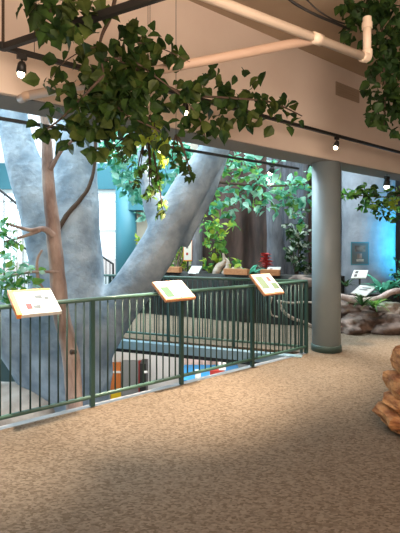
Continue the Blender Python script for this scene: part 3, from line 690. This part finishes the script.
for p,z1,w_ in (((.172*8,8.0,EYE+.18*8+.1),7.3,'above the teal leaves left of the column'),(tuple(P(387,176,7.4)),7.3,'in front of the blue-lit trunk'),(tuple(P(161,140,5.9)),7.3,'behind the yellow leaves by the leaning limb')):
    bm=bmesh.new(); tube(bm,[p,(p[0],p[1],z1)],.006,6,1); tag(link('hanging_cable',bm,'blackm'),'thin black cable holding the spotlight '+w_,'cable','thin cables holding exhibit spotlights')
# loose black hoses near the ceiling
bm=bmesh.new(); tube(bm,[P(262,-25,3.9),P(290,0,3.95),P(312,13,4.0),P(335,23,4.1),P(352,30,4.25)],.014,8,6)
tag(link('black_hose',bm,'blackm',smooth=True),'black hose sagging below the ceiling into the ivy','hose')
bm=bmesh.new(); tube(bm,[P(285,-25,4.1),P(312,5,4.1),P(330,18,4.15),P(345,24,4.25)],.008,8,6)
tag(link('black_cable',bm,'blackm',smooth=True),'thin black cable running just above the sagging hose','cable')

# ------------------------------------------------------------ foliage
def Pl(l,Y): return [P(a,b,Y) for a,b in l]
bush('hanging_branch','big drooping leafy branch in the top left corner close to viewer','branch',
 [(30,6,16,2.6),(50,2,22,2.6),(75,8,24,2.65),(55,24,16,2.6),(72,32,14,2.6),(35,25,8,2.6),(95,10,15,2.7),(88,28,8,2.7),(50,36,6,2.6)],['leafolive','leaf'],.125,base=P(60,-40,2.7),
 stems=[(Pl([(60,-70),(55,-20),(50,10),(60,32)],2.65),.014),(Pl([(60,-70),(80,-20),(92,10)],2.7),.012)],droop=1.2,lobe=True,wr=.85,dens=1.7)
main=[(100,75,20,3.2),(125,60,22,3.2),(150,40,16,3.2),(128,35,14,3.2),(165,55,14,3.2),(175,38,6,3.2),(60,68,9,3.1),(45,85,9,3.1),(70,90,14,3.1),(95,105,20,3.1),(125,95,24,3.2),(150,85,20,3.25),(75,55,10,3.1),(90,48,9,3.1),(82,120,18,3.1),(60,125,10,3.1),(42,128,10,3.05),
 (110,125,16,3.2),(140,115,16,3.3),(165,105,16,3.4),(182,90,12,3.4),(52,105,8,3.1),(70,140,12,3.15),(100,142,12,3.2),(185,60,9,3.3),(130,140,10,3.3),(90,130,14,3.2),(108,110,16,3.2),(120,95,22,3.3),(140,75,20,3.3),(100,90,18,3.3),(85,105,14,3.2),(120,78,20,3.2),(138,130,12,3.3),(155,125,10,3.3)]
bush('hanging_branch','wide dense leafy branch hanging across the upper middle of the view','branch',main,['leaf','leaf','leafolive'],.118,base=P(110,-10,3.2),
 stems=[(Pl([(120,-30),(112,12),(102,35),(100,50),(104,75)],3.15),.02),(Pl([(104,75),(80,100),(62,118),(45,130)],3.1),.012),(Pl([(104,60),(130,60),(160,80),(180,95)],3.2),.012),(Pl([(104,75),(120,110),(150,126),(160,132)],3.2),.01),(Pl([(103,45),(80,52),(60,66),(48,84)],3.1),.006),(Pl([(120,40),(150,45),(170,52),(190,62)],3.2),.006)],droop=1.0,wr=.85,dens=2.3)
bush('hanging_branch','leafy arm reaching right towards the column under the beige pipe','branch',
 [(195,85,14,3.5),(205,100,16,3.6),(225,90,14,3.7),(228,108,14,3.7),(245,98,15,3.8),(262,100,14,3.8),(280,98,8,3.9),(278,110,10,3.9),(292,108,8,3.9),(300,118,6,3.9),(250,118,11,3.8),(218,122,12,3.7),(195,118,14,3.5),(255,80,6,3.7),(265,75,5,3.7),(270,122,6,3.9),(200,135,9,3.5),(222,135,7,3.6),(180,130,9,3.5),(165,140,9,3.4),(288,124,5,3.9),(212,75,10,3.6),(240,76,7,3.7)],['leaf','leaf','leafolive'],.118,base=P(150,85,3.3),
 stems=[([P(120,60,3.2),P(180,92,3.5),P(230,98,3.7),P(270,102,3.8),P(302,116,3.9)],.014),([P(180,92,3.5),P(200,120,3.5),P(206,140,3.5)],.007)],droop=1.0,wr=.85,dens=1.9)
bush('hanging_branch','sprig of yellow-green backlit leaves by the small spotlight','branch',
 [(152,130,7,4.0,14),(146,140,6,4.0,10),(158,142,6,4.0,10),(163,160,5,4.1,8)],['leafyellow'],.10,base=P(150,115,4.0),hang=4.3,lobe=True,wr=.8)
bush('hanging_branch','curled dark leaf sprig dangling in front of the leaning limb','branch',
 [(172,160,5,3.6,6),(187,163,6,3.6,8),(191,175,5,3.6,5),(178,150,6,3.6,8)],['leaf'],.095,base=P(176,135,3.6),hang=4.3,droop=1.4,lobe=True)
bush('hanging_branch','olive and green sprigs hanging low between teal leaves','branch',
 [(150,165,8,4.4,16),(158,180,7,4.4,14),(150,195,6,4.4,10),(162,202,6,4.4,9),(140,170,8,4.4,14),(128,160,8,4.4,12),(148,150,8,4.4,12),(163,212,5,4.4,7),(120,152,7,4.3,14),(110,150,7,4.3,12),(135,182,6,4.4,9),(156,172,8,4.4,16),(152,190,7,4.4,12)],['leafbright','leafolive'],.095,base=P(148,128,4.3),hang=4.3,droop=1.2,lobe=True)
bush('hanging_ivy','thick dark ivy hanging from the ceiling beside the pipe elbow','ivy',
 [(350,5,14,4.2),(365,12,16,4.3),(385,10,18,4.3),(400,30,16,4.3),(380,35,14,4.4),(352,22,9,4.2),(346,33,7,4.2),(385,55,16,4.4),(375,72,12,4.4),(392,75,12,4.4),(372,90,9,4.4),(388,95,14,4.4),(378,108,12,4.4),(384,122,8,4.4),(398,110,12,4.4),(376,120,6,4.4),(395,132,6,4.4),(405,60,15,4.4),(405,95,15,4.4),(348,42,4,4.2)],['leafdark','leaf'],.12,base=P(385,-15,4.4),
 stems=[([P(385,-40,4.4),P(382,30,4.4),P(385,90,4.4),P(384,125,4.4)],.016)],droop=1.2,dens=2.8,wr=.8)
# plants beyond
bush('tree_canopy','pale teal tree foliage behind the limbs, above the bright teal column','foliage',
 [(118,150,18,7.4),(135,165,18,7.4),(100,148,14,7.4),(150,175,14,7.4),(130,185,12,7.4),(155,155,14,7.4),(180,165,12,7.6),(145,200,10,7.4),(158,195,9,7.3),(175,145,14,7.6),(190,155,10,7.6),(145,215,7,7.4),(152,205,8,7.4),(140,190,13,7.4),(122,175,12,7.4),(155,218,6,7.4),(108,165,10,7.4),(165,150,12,7.4),(125,140,14,7.4),(150,135,14,7.5),(168,180,9,7.5),(190,170,9,8.0)],['leafmint','leafteal'],.18,base=P(140,90,7.4),hang=7.3,dens=2.4)
bush('tree_canopy','broad teal green canopy between the leaning limb and the column','foliage',
 [(220,170,14,8.2),(238,165,16,8.2),(255,178,16,8.2),(235,188,16,8.2),(272,185,16,8.2),(290,185,15,8.2),(218,200,12,8.2),(240,205,12,8.2),(262,205,13,8.2),(283,205,12,8.2),(300,200,12,8.2),(250,155,14,8.3),(215,210,8,8.2),(228,214,8,8.2),(305,180,10,8.2),(225,155,12,8.3),(298,220,8,8.2),(275,160,8,8.4)],['leafmint','leafteal','leafbright'],.20,base=P(250,100,8.3),hang=7.3,dens=2.0,
 stems=[([P(205,180,8.1),P(235,184,8.1),P(275,186,8.1),P(305,184,8.1)],.03),([P(250,90,8.3),P(250,140,8.3),P(255,200,8.2)],.03),([P(230,200,8.2),P(270,170,8.1),P(290,150,8.1)],.02)])
bush('climbing_plant','yellow-green climbing plant growing up from the exhibit bed','plant',
 [(215,225,8,9.4),(222,235,8,9.4),(212,240,8,9.4),(218,250,9,9.4),(212,260,8,9.4),(222,265,8,9.4),(230,225,7,9.5),(208,270,6,9.3),(205,228,5,9.4),(236,262,7,9.4),(240,268,5,9.4),(210,232,6,9.4)],['leafbright','leafyellow','leafbright'],.20,base=P(216,280,9.45),dens=2.0,wr=.7)
bush('flowering_shrub','yellow flowering shrub behind the sign board and far ledge','shrub',
 [(178,255,8,10.6),(172,264,8,10.5),(180,266,9,10.5),(165,268,8,10.5),(187,264,7,10.5),(180,246,6,10.6),(205,215,6,10.6),(175,240,8,10.7),(188,236,7,10.7),(178,255,9,10.6),(188,268,7,10.5),(168,262,7,10.5),(190,250,8,10.7),(204,262,6,10.6),(172,250,8,10.6),(190,225,6,10.7),(182,246,8,10.8),(140,240,5,10.8),(183,232,4,10.4)],['leafyellow','leafbright'],.18,base=P(176,275,10.0),dens=2.0)
bush('variegated_plant','tall plant with white and green leaves against the dark trunk','plant',
 [(290,230,7,9.2,26),(300,228,8,9.2,30),(290,250,7,9.2,22),(302,245,8,9.2,30),(296,262,8,9.2,26),(304,265,7,9.2,24),(295,240,6,9.2,18),(300,212,8,9.2,20)],['leafwhite','leafdark'],.17,base=P(297,285,9.2))
bush('hanging_branch','small leafy branch hanging in front of the blue-lit trunk','branch',
 [(344,194,5,6.9,14),(352,195,5,6.9,14),(364,190,9,6.9,34),(372,197,10,6.9,38),(366,205,7,6.9,18),(380,206,5,6.9,14),(391,198,9,6.9,30),(386,212,6,6.9,16),(378,214,5,6.9,10),(397,190,7,6.9,20),(400,215,6,6.9,14)],['leafdark','leafbright'],.13,base=P(400,175,6.9),
 stems=[([P(410,180,6.9),P(390,196,6.9),P(365,196,6.9),P(340,194,6.9)],.014)])
bush('yellow_blossom','pale yellow blossom lit up at the right edge','flower',[(395,203,5,6.6,22)],['leafyellow'],.11,base=P(400,195,6.6),kidn='petals')
bush('shrub','teal-green leafy shrub at the right edge above the boulders','shrub',
 [(398,275,7,8.4,26),(392,285,7,8.4,22),(402,262,6,8.4,16),(398,292,6,8.4,16)],['leafteal','leafdark'],.12,base=P(398,300,8.4))
